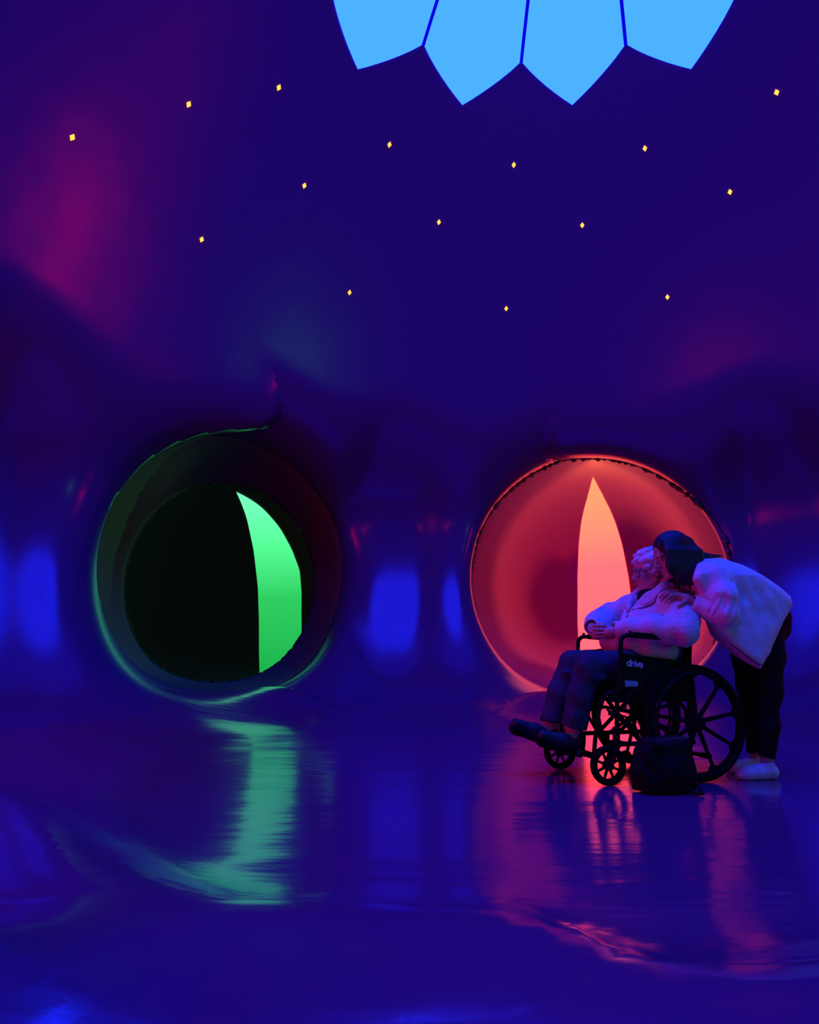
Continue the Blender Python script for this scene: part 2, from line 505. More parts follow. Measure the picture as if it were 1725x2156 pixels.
# small yellow diamonds in three rings round the dome
yellow = glow_mat('diamond_glow', [(0, (2.2, 0.88, 0.12))])
dots = [(-45.3, 5.84), (-56.1, 5.43), (-66.3, 4.77), (-23.5, 5.83), (0.5, 5.82), (24.1, 5.80), (45.3, 5.81), (35.8, 5.32), (-35.7, 5.37), (-11.9, 5.38), (12.9, 5.35), (-47.5, 4.65), (-24.6, 4.65), (0.7, 4.66), (25.1, 4.60)]
dots += [(a, 5.82) for a in np.arange(68, 312, 22.5)]+[(a, 5.36) for a in np.arange(58, 300, 22.5)]+[(a, 4.65) for a in np.arange(48, 290, 22.5)]
for a, z in dots:
    P = march(np.array([[C[0], C[1], z]]), np.array([[*az(a), 0.0]]), .2, 7)[0]
    n = -room_normal(P[None])[0][0]
    e1 = np.cross([0, 0, 1.0], n); e1 /= np.linalg.norm(e1); e2 = np.cross(n, e1)
    rw, rh = 0.020, 0.027
    q = [e1*rw, e2*rh, -e1*rw, -e2*rh]
    vs = [P+n*.010+k for k in q]+[P+n*.001+k*1.15 for k in q]
    mesh_obj('diamond_pane', vs, [(0, 1, 2, 3), (0, 4, 5, 1), (1, 5, 6, 2), (2, 6, 7, 3), (3, 7, 4, 0)], yellow, shell['ceiling'], smooth=False)

# ------------------------------------------------------------------ small mesh builders
class MB:
    """collects shapes and links them as one mesh object"""
    def __init__(self):
        self.v, self.f = [], []
    def add(self, vs, fs):
        n = len(self.v)
        self.v += [tuple(map(float, p)) for p in vs]
        self.f += [tuple(i+n for i in q) for q in fs]
        return self
    def tube(self, pts, r, n=10, closed=False, caps=True):
        P = [np.array(p, float) for p in pts]; m = len(P)
        rs = list(r) if hasattr(r, '__len__') else [r]*m
        T = []
        for i in range(m):
            a = P[(i-1) % m] if (closed or i > 0) else P[i]
            b = P[(i+1) % m] if (closed or i < m-1) else P[i]
            t = b-a; T.append(t/(np.linalg.norm(t)+1e-12))
        ref = np.array([0, 0, 1.0]) if abs(T[0][2]) < 0.9 else np.array([1.0, 0, 0])
        u = np.cross(T[0], ref); u /= np.linalg.norm(u)
        vs = []
        for i in range(m):
            u = u-T[i]*(u@T[i]); u /= np.linalg.norm(u)+1e-12
            w = np.cross(T[i], u)
            for k in range(n):
                a = 2*math.pi*k/n
                vs.append(P[i]+rs[i]*(math.cos(a)*u+math.sin(a)*w))
        fs = []
        for i in range(m if closed else m-1):
            j = (i+1) % m
            for k in range(n):
                l = (k+1) % n
                fs.append((i*n+k, i*n+l, j*n+l, j*n+k))
        if not closed and caps:
            fs.append(tuple(range(n))[::-1]); fs.append(tuple((m-1)*n+k for k in range(n)))
        return self.add(vs, fs)
    def lathe_y(self, c, prof, n=48):
        """revolve a closed profile of (radius, y) about the y axis through c"""
        m = len(prof); vs = []
        for i in range(n):
            a = 2*math.pi*i/n
            vs += [(c[0]+r*math.cos(a), c[1]+y, c[2]+r*math.sin(a)) for r, y in prof]
        fs = []
        for i in range(n):
            j = (i+1) % n
            for k in range(m):
                l = (k+1) % m
                fs.append((i*m+k, j*m+k, j*m+l, i*m+l))
        return self.add(vs, fs)
    def box(self, c, size, rot=None):
        vs = []
        for sx in (-.5, .5):
            for sy in (-.5, .5):
                for sz in (-.5, .5):
                    p = np.array([sx*size[0], sy*size[1], sz*size[2]])
                    if rot is not None: p = rot @ p
                    vs.append(np.array(c)+p)
        return self.add(vs, [(0, 1, 3, 2), (4, 6, 7, 5), (0, 4, 5, 1), (2, 3, 7, 6), (0, 2, 6, 4), (1, 5, 7, 3)])
    def prism_y(self, poly, y0, y1):
        """polygon in x, z extruded along y"""
        n = len(poly)
        vs = [(x, y0, z) for x, z in poly]+[(x, y1, z) for x, z in poly]
        fs = [tuple(range(n)), tuple(range(2*n-1, n-1, -1))]
        fs += [(i, i+n, (i+1) % n+n, (i+1) % n) for i in range(n)]
        return self.add(vs, fs)
    def build(self, name, mat, parent=None, smooth=True, bevel=0.0, off=(0, 0, 0)):
        me = bpy.data.meshes.new(name)
        me.from_pydata([tuple(np.array(p)-np.array(off)) for p in self.v], [], self.f)
        bm = bmesh.new(); bm.from_mesh(me)
        bmesh.ops.recalc_face_normals(bm, faces=bm.faces)
        if bevel: bmesh.ops.bevel(bm, geom=bm.edges, offset=bevel, segments=2, affect='EDGES', clamp_overlap=True)
        bm.to_mesh(me); bm.free()
        if mat: me.materials.append(mat)
        o = bpy.data.objects.new(name, me); COL.objects.link(o)
        if smooth:
            me.polygons.foreach_set('use_smooth', [True]*len(me.polygons))
            me.set_sharp_from_angle(angle=math.radians(40))
        if parent: o.parent = parent
        return o

def arc(c, r, a0, a1, n, ax='xz'):
    out = []
    for i in range(n+1):
        a = math.radians(a0+(a1-a0)*i/n)
        out.append((c[0]+r*math.cos(a), c[1], c[2]+r*math.sin(a)))
    return out

class Field:
    """a distance field on a local grid, sculpted with tapered capsules and ellipsoids"""
    def __init__(self, lo, hi, cell):
        self.lo = np.array(lo, float); self.cell = cell
        n = np.ceil((np.array(hi)-self.lo)/cell).astype(int)+1
        self.D = np.full(tuple(n), 0.5, np.float32)
        self.ax = [(self.lo[i]+np.arange(n[i])*cell).astype(np.float32) for i in range(3)]
    def _win(self, lo, hi):
        i0 = np.maximum(((np.array(lo)-self.lo)/self.cell).astype(int), 0)
        i1 = np.minimum(((np.array(hi)-self.lo)/self.cell).astype(int)+2, self.D.shape)
        if np.any(i1 <= i0): return None, None
        sl = tuple(slice(a, b) for a, b in zip(i0, i1))
        P = np.meshgrid(*[self.ax[i][sl[i]] for i in range(3)], indexing='ij')
        return sl, P
    def _put(self, sl, d, k, sub):
        A = self.D[sl]
        self.D[sl] = (smax(A, -d, k) if sub else smin(A, d, k)).astype(np.float32)
    def cap(self, a, b, ra, rb=None, k=0.02, sub=False):
        rb = ra if rb is None else rb
        a = np.array(a, float); b = np.array(b, float); m = max(ra, rb)+k+0.05
        sl, P = self._win(np.minimum(a, b)-m, np.maximum(a, b)+m)
        if sl is None: return self
        ab = b-a; L = ab@ab+1e-12
        t = np.clip(((P[0]-a[0])*ab[0]+(P[1]-a[1])*ab[1]+(P[2]-a[2])*ab[2])/L, 0, 1)
        d = np.sqrt((P[0]-a[0]-t*ab[0])**2+(P[1]-a[1]-t*ab[1])**2+(P[2]-a[2]-t*ab[2])**2)-(ra+t*(rb-ra))
        self._put(sl, d, k, sub); return self
    def chain(self, pts, rs, k=0.02, sub=False):
        for i in range(len(pts)-1): self.cap(pts[i], pts[i+1], rs[i], rs[i+1], k, sub)
        return self
    def ell(self, c, r, k=0.02, R=None, sub=False):
        c = np.array(c, float); r = np.array(r, float); m = max(r)+k+0.05
        sl, P = self._win(c-m, c+m)
        if sl is None: return self
        q = [P[i]-c[i] for i in range(3)]
        if R is not None: q = [R[0, i]*q[0]+R[1, i]*q[1]+R[2, i]*q[2] for i in range(3)]
        k0 = np.sqrt(sum((q[i]/r[i])**2 for i in range(3)))+1e-6
        k1 = np.sqrt(sum((q[i]/r[i]**2)**2 for i in range(3)))+1e-6
        self._put(sl, k0*(k0-1)/k1, k, sub); return self
    def poly(self, pts, yc, hy, r, k=0.02, taper=None, shear=0.0):
        """polygon in x, z extruded along y with rounded edges"""
        pts = np.array(pts, float)
        sl, P = self._win((pts[:, 0].min()-.2, yc-hy-.1, pts[:, 1].min()-.1), (pts[:, 0].max()+.2, yc+hy+.1, pts[:, 1].max()+.1))
        x, z = P[0]-shear*(P[1]-yc), P[2]
        d = np.full(x.shape, 1e9); s = np.ones(x.shape); n = len(pts)
        for i in range(n):
            a, b = pts[i], pts[i-1]
            e = b-a; wx, wz = x-a[0], z-a[1]
            t = np.clip((wx*e[0]+wz*e[1])/(e@e), 0, 1)
            d = np.minimum(d, (wx-e[0]*t)**2+(wz-e[1]*t)**2)
            c1, c2, c3 = z >= a[1], z < b[1], e[0]*wz > e[1]*wx
            s = np.where((c1 & c2 & c3) | (~c1 & ~c2 & ~c3), -s, s)
        d2 = s*np.sqrt(d)+r
        hyv = hy if taper is None else hy+taper(P[0], P[2])
        q = np.abs(P[1]-yc)-hyv+r
        dd = np.minimum(np.maximum(d2, q), 0)+np.sqrt(np.maximum(d2, 0)**2+np.maximum(q, 0)**2)-r
        self._put(sl, dd, k, False); return self
    def snap(self, pts, lift=0.0):
        """move points on to the sculpted surface"""
        out = []
        h = self.cell
        def val(p):
            q = (np.array(p)-self.lo)/h
            i = np.clip(q.astype(int), 0, np.array(self.D.shape)-2); f = q-i; v = 0.0
            for a in (0, 1):
                for b in (0, 1):
                    for c in (0, 1):
                        v += self.D[i[0]+a, i[1]+b, i[2]+c]*(f[0] if a else 1-f[0])*(f[1] if b else 1-f[1])*(f[2] if c else 1-f[2])
            return v
        for p in pts:
            p = np.array(p, float)
            for _ in range(12):
                g = np.array([val(p+e)-val(p-e) for e in np.eye(3)*h]); g /= np.linalg.norm(g)+1e-9
                p = p-g*(val(p)-lift)*.7
            out.append(p)
        return out
    def ripple(self, amp, freq, seed=0):
        g = np.random.default_rng(seed)
        for _ in range(5):
            w = g.normal(size=3); w = w/np.linalg.norm(w)*freq*g.uniform(.6, 1.5); ph = g.uniform(0, 6.28)
            self.D += (amp*np.sin(self.ax[0][:, None, None]*w[0]+self.ax[1][None, :, None]*w[1]+self.ax[2][None, None, :]*w[2]+ph)).astype(np.float32)
        return self
    def mesh(self, name, mat, parent=None, off=(0, 0, 0)):
        V, Q = surface_nets(self.D, self.lo, self.cell)
        Q = Q
        return mesh_obj(name, V-np.array(off), Q, mat, parent)

def rot_yp(yaw, pitch):
    """head frame: x forward, y left, z up; pitch > 0 looks down"""
    cy, sy, cp, sp = math.cos(yaw), math.sin(yaw), math.cos(pitch), math.sin(pitch)
    return np.array([[cy, -sy, 0], [sy, cy, 0], [0, 0, 1]]) @ np.array([[cp, 0, sp], [0, 1, 0], [-sp, 0, cp]])

def sculpt_head(F, c, R, s=1.0, old=False):
    c = np.array(c, float)
    def W(p): return c+R @ (np.array(p, float)*s)
    F.ell(W((-.012, 0, .035)), np.array((.097, .075, .088))*s, .01, R)
    F.ell(W((.030, 0, -.028)), np.array((.062, .058, .094))*s, .03, R)
    for y in (-1, 1):
        F.cap(W((.0, .050*y, -.050)), W((.060, .020*y, -.098)), .022*s, .018*s, .02)
        F.ell(W((.060, .040*y, -.026)), np.array((.024, .022, .026))*s, .02, R)
        F.ell(W((-.012, .076*y, -.006)), np.array((.018, .010, .033))*s, .006, R)
        F.cap(W((.076, .046*y, .019)), W((.086, .012*y, .022)), .008*s, .008*s, .016)
    for y in (-1, 1):
        F.ell(W((.102, .032*y, .001)), np.array((.016, .020, .013))*s, .010, R, sub=True)
        F.ell(W((.076, .031*y, .000)), np.array((.014, .014, .012))*s, .004, R)
    F.ell(W((.074, 0, -.102)), np.array((.020, .024, .018))*s, .018, R)
    nt = .104 if old else .110
    F.cap(W((.088, 0, .014)), W((nt, 0, -.030)), .008*s, .0125*s, .010)
    for y in (-1, 1): F.ell(W((nt-.012, .012*y, -.033)), np.array((.011, .009, .009))*s, .006, R)
    for y in (-1, 1):
        F.cap(W((.080, .020*y, -.0625)), W((.0905, 0, -.059)), .0050*s, .0060*s, .005)
        F.cap(W((.080, .019*y, -.0735)), W((.0885, 0, -.0745)), .0050*s, .0062*s, .005)
    F.cap(W((.090, .020*y, -.068)), W((.099, 0, -.067)), .0016*s, .0018*s, .003, sub=True)
    if old:
        for y in (-1, 1): F.cap(W((.098, .026*y, -.030)), W((.080, .038*y, -.070)), .004*s, .004*s, .008, sub=True)
    return W

# ------------------------------------------------------------------ wheelchair frame of reference
CH = np.array([1.4758, 4.0127]); CH_ROT = math.radians(-166.575)
FX = np.array([math.cos(CH_ROT), math.sin(CH_ROT)]); FY = np.array([-FX[1], FX[0]])
def chair_world(p): return Vector((CH[0]+FX[0]*p[0]+FY[0]*p[1], CH[1]+FX[1]*p[0]+FY[1]*p[1], p[2]))
def root(name, base, label, cat, group=None, mesh=None):
    o = bpy.data.objects.new(name, mesh); COL.objects.link(o)
    o.location = chair_world(base); o.rotation_euler = (0, 0, CH_ROT)
    return tag(o, label, cat, group)

black_metal = simple_mat('black_painted_steel', (0.003, 0.003, 0.0035), 0.6, spec=0.15)
black_plastic = simple_mat('black_plastic', (0.003, 0.003, 0.0035), 0.65, spec=0.15)
rubber = simple_mat('black_rubber', (0.003, 0.003, 0.0035), 0.8, spec=0.12)
nylon = simple_mat('black_nylon', (0.004, 0.004, 0.0045), 0.85, spec=0.15, noise=(180, .0008, .3))
steel = simple_mat('bright_steel', (0.45, 0.46, 0.48), 0.3, 1.0)
white_print = simple_mat('pale_print', (0.62, 0.62, 0.62), 0.6)

wc = root('wheelchair', (0, 0, 0), 'black folding wheelchair with spoked wheels carrying the seated woman', 'wheelchair')
HT = 0.286
for sy in (1, -1):
    cc = np.array([0, sy*HT, .305])
    m = MB().lathe_y(cc, [(.282, -.014), (.268, -.016), (.256, -.012), (.256, .012), (.268, .016), (.282, .014)], 72)
    for k in range(9):                        # scalloped webs where the spokes meet the rim
        a = math.radians(90-40*k)
        d = np.array([math.cos(a), 0, math.sin(a)]); e = np.array([-d[2], 0, d[0]])
        q = [cc+d*.262+e*.042, cc+d*.262-e*.042, cc+d*.236-e*.011, cc+d*.236+e*.011]
        m.add([p+np.array([0, y, 0]) for y in (-.011, .011) for p in q], [(0, 1, 2, 3), (7, 6, 5, 4), (0, 4, 5, 1), (1, 5, 6, 2), (2, 6, 7, 3), (3, 7, 4, 0)])
    wheel = m.build('rear_wheel', black_plastic, wc)
    MB().lathe_y(cc, [(.305, 0), (.302, .011), (.292, .016), (.280, .015), (.280, -.015), (.292, -.016), (.302, -.011)], 96).build('tyre', rubber, wheel)
    MB().tube(arc(cc+np.array([0, sy*.042, 0]), .262, 0, 357, 71), .0095, 8, closed=True).build('handrim', black_metal, wheel)
    MB().lathe_y(cc, [(.0, -.03), (.036, -.03), (.042, -.02), (.042, .02), (.036, .034), (.018, .042), (.0, .042)], 28).build('hub', black_plastic, wheel)
    for k in range(9):
        a = math.radians(90-40*k)
        d = np.array([math.cos(a), 0, math.sin(a)])
        MB().tube([cc+d*.03, cc+d*.12, cc+d*.245], [.0135, .0115, .0095], 8).build('spoke', black_plastic, wheel)
    # caster
    c2 = np.array([.515 if sy > 0 else .545, sy*.25, .1])
    m = MB().lathe_y(c2, [(.080, -.012), (.066, -.010), (.066, .010), (.080, .012)], 48)
    cw = m.build('caster_wheel', black_plastic, wc)
    MB().lathe_y(c2, [(.1, 0), (.098, .010), (.090, .0145), (.078, .014), (.078, -.014), (.090, -.0145), (.098, -.010)], 64).build('tyre', rubber, cw)
    MB().lathe_y(c2, [(0, -.02), (.024, -.02), (.026, .0), (.024, .02), (0, .02)], 20).build('hub', black_plastic, cw)
    for k in range(8):
        a = math.radians(67+45*k)
        d = np.array([math.cos(a), 0, math.sin(a)])
        MB().tube([c2+d*.018, c2+d*.07], [.0085, .0065], 6).build('spoke', black_plastic, cw)
    fx = c2[0]
    m = MB()
    for o in (-.027, .027):
        m.tube([(fx, c2[1]+o, .1), (fx-.03, c2[1]+o, .16), (fx-.055, c2[1]+o*.9, .208)], [.011, .012, .013], 8)
    m.box((fx-.055, c2[1], .212), (.05, .07, .02))
    m.tube([(fx-.055, c2[1], .21), (fx-.06, c2[1], .29)], .019, 12)
    fk = m.build('caster_fork', black_metal, wc)
    MB().tube([(fx, c2[1]-.036, .1), (fx, c2[1]+.036, .1)], .007, 10).build('axle_bolt', steel, fk)
    # side frame
    y = sy*.232; r = .0125
    m = MB()
    m.tube([(-.02, y, .20), (.455, y, .20)], r)
    m.tube([(.44, y, .185), (.44, y, .30), (.425, y, .49)], r)
    m.tube([(-.035, y, .49), (.43, y, .49)], r)
    m.tube([(0, y, .305), (0, sy*.27, .305)], .016)
    m.tube([(-.0, y, .19), (-.01, y, .30)], .017)
    m.tube([(.30, y, .20), (.36, y, .30), (.43, y, .33)], .010)
    m.box((.0, y, .305), (.05, .012, .11))
    m.build('side_frame', black_metal, wc)
    m = MB()
    m.tube([(0, y, .19), (-.012, y, .50), (-.045, y, .74), (-.062, y, .875), (-.075, y, .90), (-.10, y, .912), (-.17, y, .914)], r)
    bc = m.build('back_cane', black_metal, wc)
    MB().tube([(-.095, y, .912), (-.125, y, .914), (-.19, y, .914)], [.017, .0165, .018], 12).build('hand_grip', rubber, bc)
    # armrest
    pts = [(.425, sy*.245, .47), (.405, sy*.245, .60), (.395, sy*.245, .72)]
    pts += [(.395-.045+.045*math.cos(math.radians(t)), sy*.245, .725+.042*math.sin(math.radians(t))) for t in (15, 35, 55, 75, 90)]
    pts += [(.20, sy*.245, .757), (-.0, sy*.245, .735), (-.035, sy*.245, .728)]
    ar = MB().tube(pts, .0125, 10).build('armrest', black_metal, wc)
    pad = MB()
    pp = []
    for i in range(9):
        t = i/8; x0 = .315-.33*t
        pp.append((x0, .782-.024*t))
    poly = pp+[(x0, z0-.03) for x0, z0 in pp[::-1]]
    pad.prism_y(poly, sy*.245-.028, sy*.245+.028)
    pad.build('arm_pad', nylon, ar)
    MB().tube([(.345, sy*.262, .772), (.345, sy*.262, .79)], .008, 10).build('pad_screw', black_plastic, ar)
    sk = MB().prism_y([(.392, .672), (-.02, .622), (-.028, .412), (.435, .412)], sy*.236, sy*.242).build('skirt_guard', black_plastic, wc)
    # wheel lock
    m = MB().box((.33, sy*.262, .478), (.07, .02, .035))
    m.tube([(.33, sy*.275, .48), (.35, sy*.285, .43), (.325, sy*.29, .40)], .006, 8)
    m.tube([(.345, sy*.275, .48), (.40, sy*.28, .43), (.42, sy*.28, .365)], .006, 8)
    wl = m.build('wheel_lock', black_metal, wc)
    # leg rest hanger, heel strap pin and footplate
    m = MB()
    m.tube([(.435, y, .46), (.47, y, .465), (.50, sy*.226, .45), (.53, sy*.215, .38), (.555, sy*.20, .22), (.56, sy*.19, .15)], .0115)
    m.box((.455, y, .44), (.05, .022, .05)); m.box((.46, y, .36), (.045, .02, .025))
    hg = m.build('leg_rest', black_metal, wc)
    for k in range(7):
        t = k/6
        MB().tube([(.532+.022*t, sy*(.213-.015*t)+.0125, .37-.15*t), (.532+.022*t, sy*(.213-.015*t)+.0145, .37-.15*t)], .0025, 6).build('adjusting_hole', steel, hg)
    Rp = rot_yp(0, -math.radians(20))
    fp = MB().box((.625, sy*.105, .152), (.165, .15, .014), Rp).build('footplate', black_plastic, wc, bevel=.004)
    MB().box(np.array((.625, sy*.105, .152))+Rp @ np.array((-.0825, 0, .012)), (.01, .15, .03), Rp).build('heel_stop', black_plastic, fp)
    MB().box(np.array((.625, sy*.105, .152))+Rp @ np.array((.02, .076, .0)), (.012, .004, .03), Rp).build('hinge_plate', steel, fp)
    # tipping lever
    m = MB().tube([(.02, sy*.225, .20), (.0, sy*.225, .14), (-.07, sy*.225, .128)], .011)
    m.tube([(.26, sy*.225, .145), (.0, sy*.225, .13)], .0105)
    m.tube([(.26, sy*.225, .20), (.26, sy*.225, .145)], .0105)
    tl = m.build('tipping_lever', black_metal, wc)
    MB().tube([(-.06, sy*.225, .1285), (-.115, sy*.225, .12)], [.0145, .0155], 12).build('rubber_tip', rubber, tl)
# seat, back, cross brace
m = MB()
ns = 13
top_ = [(x, -.222+.444*i/(ns-1), .505-.030*math.sin(math.pi*i/(ns-1))) for i in range(ns) for x in (-.03, .425)]
bot_ = [(p[0], p[1], p[2]-.006) for p in top_]
fs = []
for i in range(ns-1):
    a = 2*i; n_ = 2*ns
    fs += [(a, a+2, a+3, a+1), (n_+a, n_+a+1, n_+a+3, n_+a+2), (a, n_+a, n_+a+2, a+2), (a+1, a+3, n_+a+3, n_+a+1)]
fs += [(0, 1, 2*ns+1, 2*ns), (2*ns-2, 4*ns-2, 4*ns-1, 2*ns-1)]
MB().add(top_+bot_, fs).build('seat_sling', nylon, wc)
MB().box((.2, .15, .505), (.4, .06, .02)).box((.2, -.15, .505), (.4, .06, .02)).build('seat_pad', nylon, wc, bevel=.006)
bk = MB()
rows = [(-.012, .52), (-.035, .68), (-.06, .86)]
vs = []
for x, z in rows:
    for i in range(9):
        t = i/8; vs.append((x-.045*math.sin(math.pi*t), -.225+.45*t, z))
n1 = len(vs); vs += [(p[0]-.012, p[1], p[2]) for p in vs]
fs = []
for r_ in range(2):
    for i in range(8):
        a = r_*9+i
        fs += [(a, a+1, a+10, a+9), (n1+a, n1+a+9, n1+a+10, n1+a+1)]
for i in range(8): fs += [(i, n1+i, n1+i+1, i+1), (18+i, 18+i+1, n1+18+i+1, n1+18+i)]
for r_ in range(2): fs += [(r_*9, r_*9+9, n1+r_*9+9, n1+r_*9), (r_*9+8, n1+r_*9+8, n1+r_*9+17, r_*9+17)]
bk.add(vs, fs).build('backrest', nylon, wc)
for x in (.16, .30):
    for sg in (1, -1):
        MB().tube([(x+.004*sg, sg*.23, .205), (x+.004*sg, -sg*.225, .478)], .0115).build('cross_brace', black_metal, wc)
MB().tube([(.23, -.232, .33), (.23, .05, .30), (.30, .225, .20)], .006, 8).build('brace_link', black_metal, wc)

# lettering and sticker on the near skirt guard
near_skirt = [o for o in wc.children if o.name.startswith('skirt_guard')][0]
cu = bpy.data.curves.new('lettering', 'FONT')
cu.body = 'drive'; cu.size = 0.046; cu.shear = 0.22; cu.offset = 0.0011; cu.extrude = 0.0008; cu.space_character = 0.88
to = bpy.data.objects.new('lettering', cu); COL.objects.link(to)
bpy.context.view_layer.update()
dg = bpy.context.evaluated_depsgraph_get()
tme = bpy.data.meshes.new_from_object(to.evaluated_get(dg))
bpy.data.objects.remove(to)
xs = [v.co.x for v in tme.vertices]; sc_ = .098/(max(xs)-min(xs))
for v in tme.vertices:
    x, yv, z = (v.co.x-min(xs))*sc_, v.co.y*sc_, v.co.z
    v.co = (.366-x, .2428+z, .604-x*.12+yv)
tme.materials.append(white_print)
lt = bpy.data.objects.new('lettering', tme); COL.objects.link(lt); lt.parent = near_skirt
tag(lt, 'pale grey slanted lettering reading drive')
MB().prism_y([(.383, .528), (.306, .522), (.306, .486), (.383, .491)], .2421, .2431).build('sticker', simple_mat('sticker_paper', (.30, .42, .50), .5), near_skirt)['label'] = 'pale blue rectangular sticker'

# ------------------------------------------------------------------ people
def cloth_mat(name, base, rough, bump, var=0.12, sheen=0.0):
    """woven or pile cloth: layered noise for pile and creases"""
    m, nt, b = new_mat(name)
    b.inputs['Roughness'].default_value = rough
    b.inputs['Specular IOR Level'].default_value = 0.2
    b.inputs['Sheen Weight'].default_value = sheen
    tc = nt.nodes.new('ShaderNodeTexCoord')
    prev = None
    for i, (sc, dist) in enumerate(bump):
        n = nt.nodes.new('ShaderNodeTexNoise')
        n.inputs['Scale'].default_value = sc; n.inputs['Detail'].default_value = 3
        nt.links.new(tc.outputs['Object'], n.inputs['Vector'])
        bp = nt.nodes.new('ShaderNodeBump'); bp.inputs['Distance'].default_value = dist
        nt.links.new(n.outputs[0], bp.inputs['Height'])
        if prev: nt.links.new(prev.outputs[0], bp.inputs['Normal'])
        prev = bp
        if i == 0:
            mx = nt.nodes.new('ShaderNodeMix'); mx.data_type = 'RGBA'
            mx.inputs[6].default_value = (*[c*(1-var) for c in base], 1)
            mx.inputs[7].default_value = (*[min(1, c*(1+var)) for c in base], 1)
            nt.links.new(n.outputs[0], mx.inputs[0]); nt.links.new(mx.outputs[2], b.inputs['Base Color'])
    nt.links.new(prev.outputs[0], b.inputs['Normal'])
    return m

def hair_mat(name, base, scale3, dist, rough=0.45):
    m, nt, b = new_mat(name)
    b.inputs['Base Color'].default_value = (*base, 1); b.inputs['Roughness'].default_value = rough
    tc = nt.nodes.new('ShaderNodeTexCoord'); mp = nt.nodes.new('ShaderNodeMapping')
    mp.inputs['Scale'].default_value = scale3
    n = nt.nodes.new('ShaderNodeTexNoise'); n.inputs['Scale'].default_value = 1.0; n.inputs['Detail'].default_value = 4
    bp = nt.nodes.new('ShaderNodeBump'); bp.inputs['Distance'].default_value = dist
    nt.links.new(tc.outputs['Object'], mp.inputs['Vector']); nt.links.new(mp.outputs[0], n.inputs['Vector'])
    nt.links.new(n.outputs[0], bp.inputs['Height']); nt.links.new(bp.outputs[0], b.inputs['Normal'])
    return m

skin = simple_mat('skin', (.46, .27, .20), .5, noise=(60, .0006, .08))
skin_old = simple_mat('pale_aged_skin', (.50, .31, .25), .5, noise=(90, .0012, .15))
sherpa = cloth_mat('white_sherpa', (.62, .58, .58), .95, [(120, .006), (40, .006)], .18, .3)
plush = cloth_mat('white_plush', (.66, .62, .62), .9, [(300, .002), (18, .006)], .06, .3)
denim = cloth_mat('dark_denim', (.035, .04, .06), .85, [(400, .0006), (22, .008)], .2)
black_cloth = cloth_mat('black_cloth', (.004, .004, .005), .9, [(300, .0006), (18, .008)], .2)
dark_knit = cloth_mat('dark_knit', (.012, .012, .015), .9, [(250, .001)], .2)
white_sock = cloth_mat('white_sock', (.68, .66, .66), .9, [(300, .001), (40, .003)], .08)
shoe_m = simple_mat('black_shoe', (.006, .006, .008), .6, noise=(120, .0008, .2))
grey_hair = hair_mat('silver_hair', (.66, .64, .66), (90, 90, 60), .006, .5)
dark_hair = hair_mat('dark_brown_hair', (.008, .005, .005), (160, 160, 12), .004, .6)
eye_m = simple_mat('eye', (.30, .28, .28), .15)
frame_m = simple_mat('glasses_frame', (.06, .03, .04), .3)
lens_m, nt_, b_ = new_mat('glasses_lens')
b_.inputs['Base Color'].default_value = (.55, .40, .55, 1); b_.inputs['Roughness'].default_value = .05
b_.inputs['Alpha'].default_value = 0.22; b_.inputs['Specular IOR Level'].default_value = 1.0

def fingers(F, bases, tips, rads, bend, k=.003):
    """one bent three-bone chain per finger; bend lifts the knuckles off the straight line"""
    bend = np.array(bend, float)
    for b, t, r in zip(bases, tips, rads):
        b = np.array(b, float); t = np.array(t, float)
        p1 = b+(t-b)*.42+bend; p2 = b+(t-b)*.75+bend*.8
        F.chain([b, p1, p2, t], [r*1.08, r, r*.93, r*.8], k)

# ---- the seated woman -------------------------------------------------
B0 = np.array((.25, 0, 0.0))
HC = np.array((.016, .0, 1.150)); HR = rot_yp(math.radians(-16), math.radians(6))
F = Field((-.16, -.36, .16), (.96, .36, 1.32), .0042)
F.chain([(.05, 0, .57), (.02, 0, .76), (-.01, 0, .93)], [.11, .10, .09], .05)
F.chain([(.0, .12, .93), (.05, .235, .80), (.20, .18, .785), (.315, .105, .795)], [.055, .045, .038, .028], .03)
F.chain([(-.01, -.12, .93), (.20, -.24, .87), (.30, -.16, .85), (.385, -.075, .815)], [.05, .036, .034, .028], .03)
for y in (-1, 1):
    F.chain([(.07, .1*y, .57), (.50, .11*y, .595), (.625 if y > 0 else .655, .105*y, .29), (.635 if y > 0 else .68, .105*y, .235)], [.075, .058, .042, .04], .03)
    ft = [(.62, .105, .205), (.72, .105, .215), (.80, .105, .235)] if y > 0 else [(.675, -.105, .215), (.78, -.105, .25), (.855, -.105, .275)]
    F.chain(ft, [.034, .032, .022], .03)
F.chain([(-.005, 0, .95), (.025, 0, 1.07)], [.062, .056], .03)
HW = sculpt_head(F, HC, HR, 1.04, old=True)
# clasped hands: the far hand laid over the near one, fingers interlaced
F.chain([(.385, -.075, .815), (.398, -.042, .802), (.402, -.018, .792)], [.027, .030, .028], .012)
F.chain([(.315, .105, .795), (.352, .068, .788), (.372, .040, .780)], [.027, .030, .027], .012)
fingers(F, [(.416, -.012, .822), (.421, -.006, .801), (.419, -.002, .780), (.409, .0, .760)],
        [(.345, .064, .818), (.340, .072, .797), (.342, .072, .775), (.352, .060, .756)], [.0088, .0090, .0086, .0078], (.032, .008, .004), .0015)
fingers(F, [(.392, .022, .803), (.398, .026, .787), (.396, .028, .770), (.388, .03, .756)],
        [(.405, -.050, .826), (.414, -.050, .806), (.414, -.048, .786), (.405, -.042, .768)], [.0085, .0085, .0082, .0075], (.024, .004, -.006), .0015)
F.chain([(.382, -.040, .822), (.372, -.012, .834), (.358, .018, .836)], [.013, .0105, .008], .004)
F.chain([(.352, .060, .806), (.362, .034, .822), (.374, .010, .826)], [.012, .010, .008], .004)
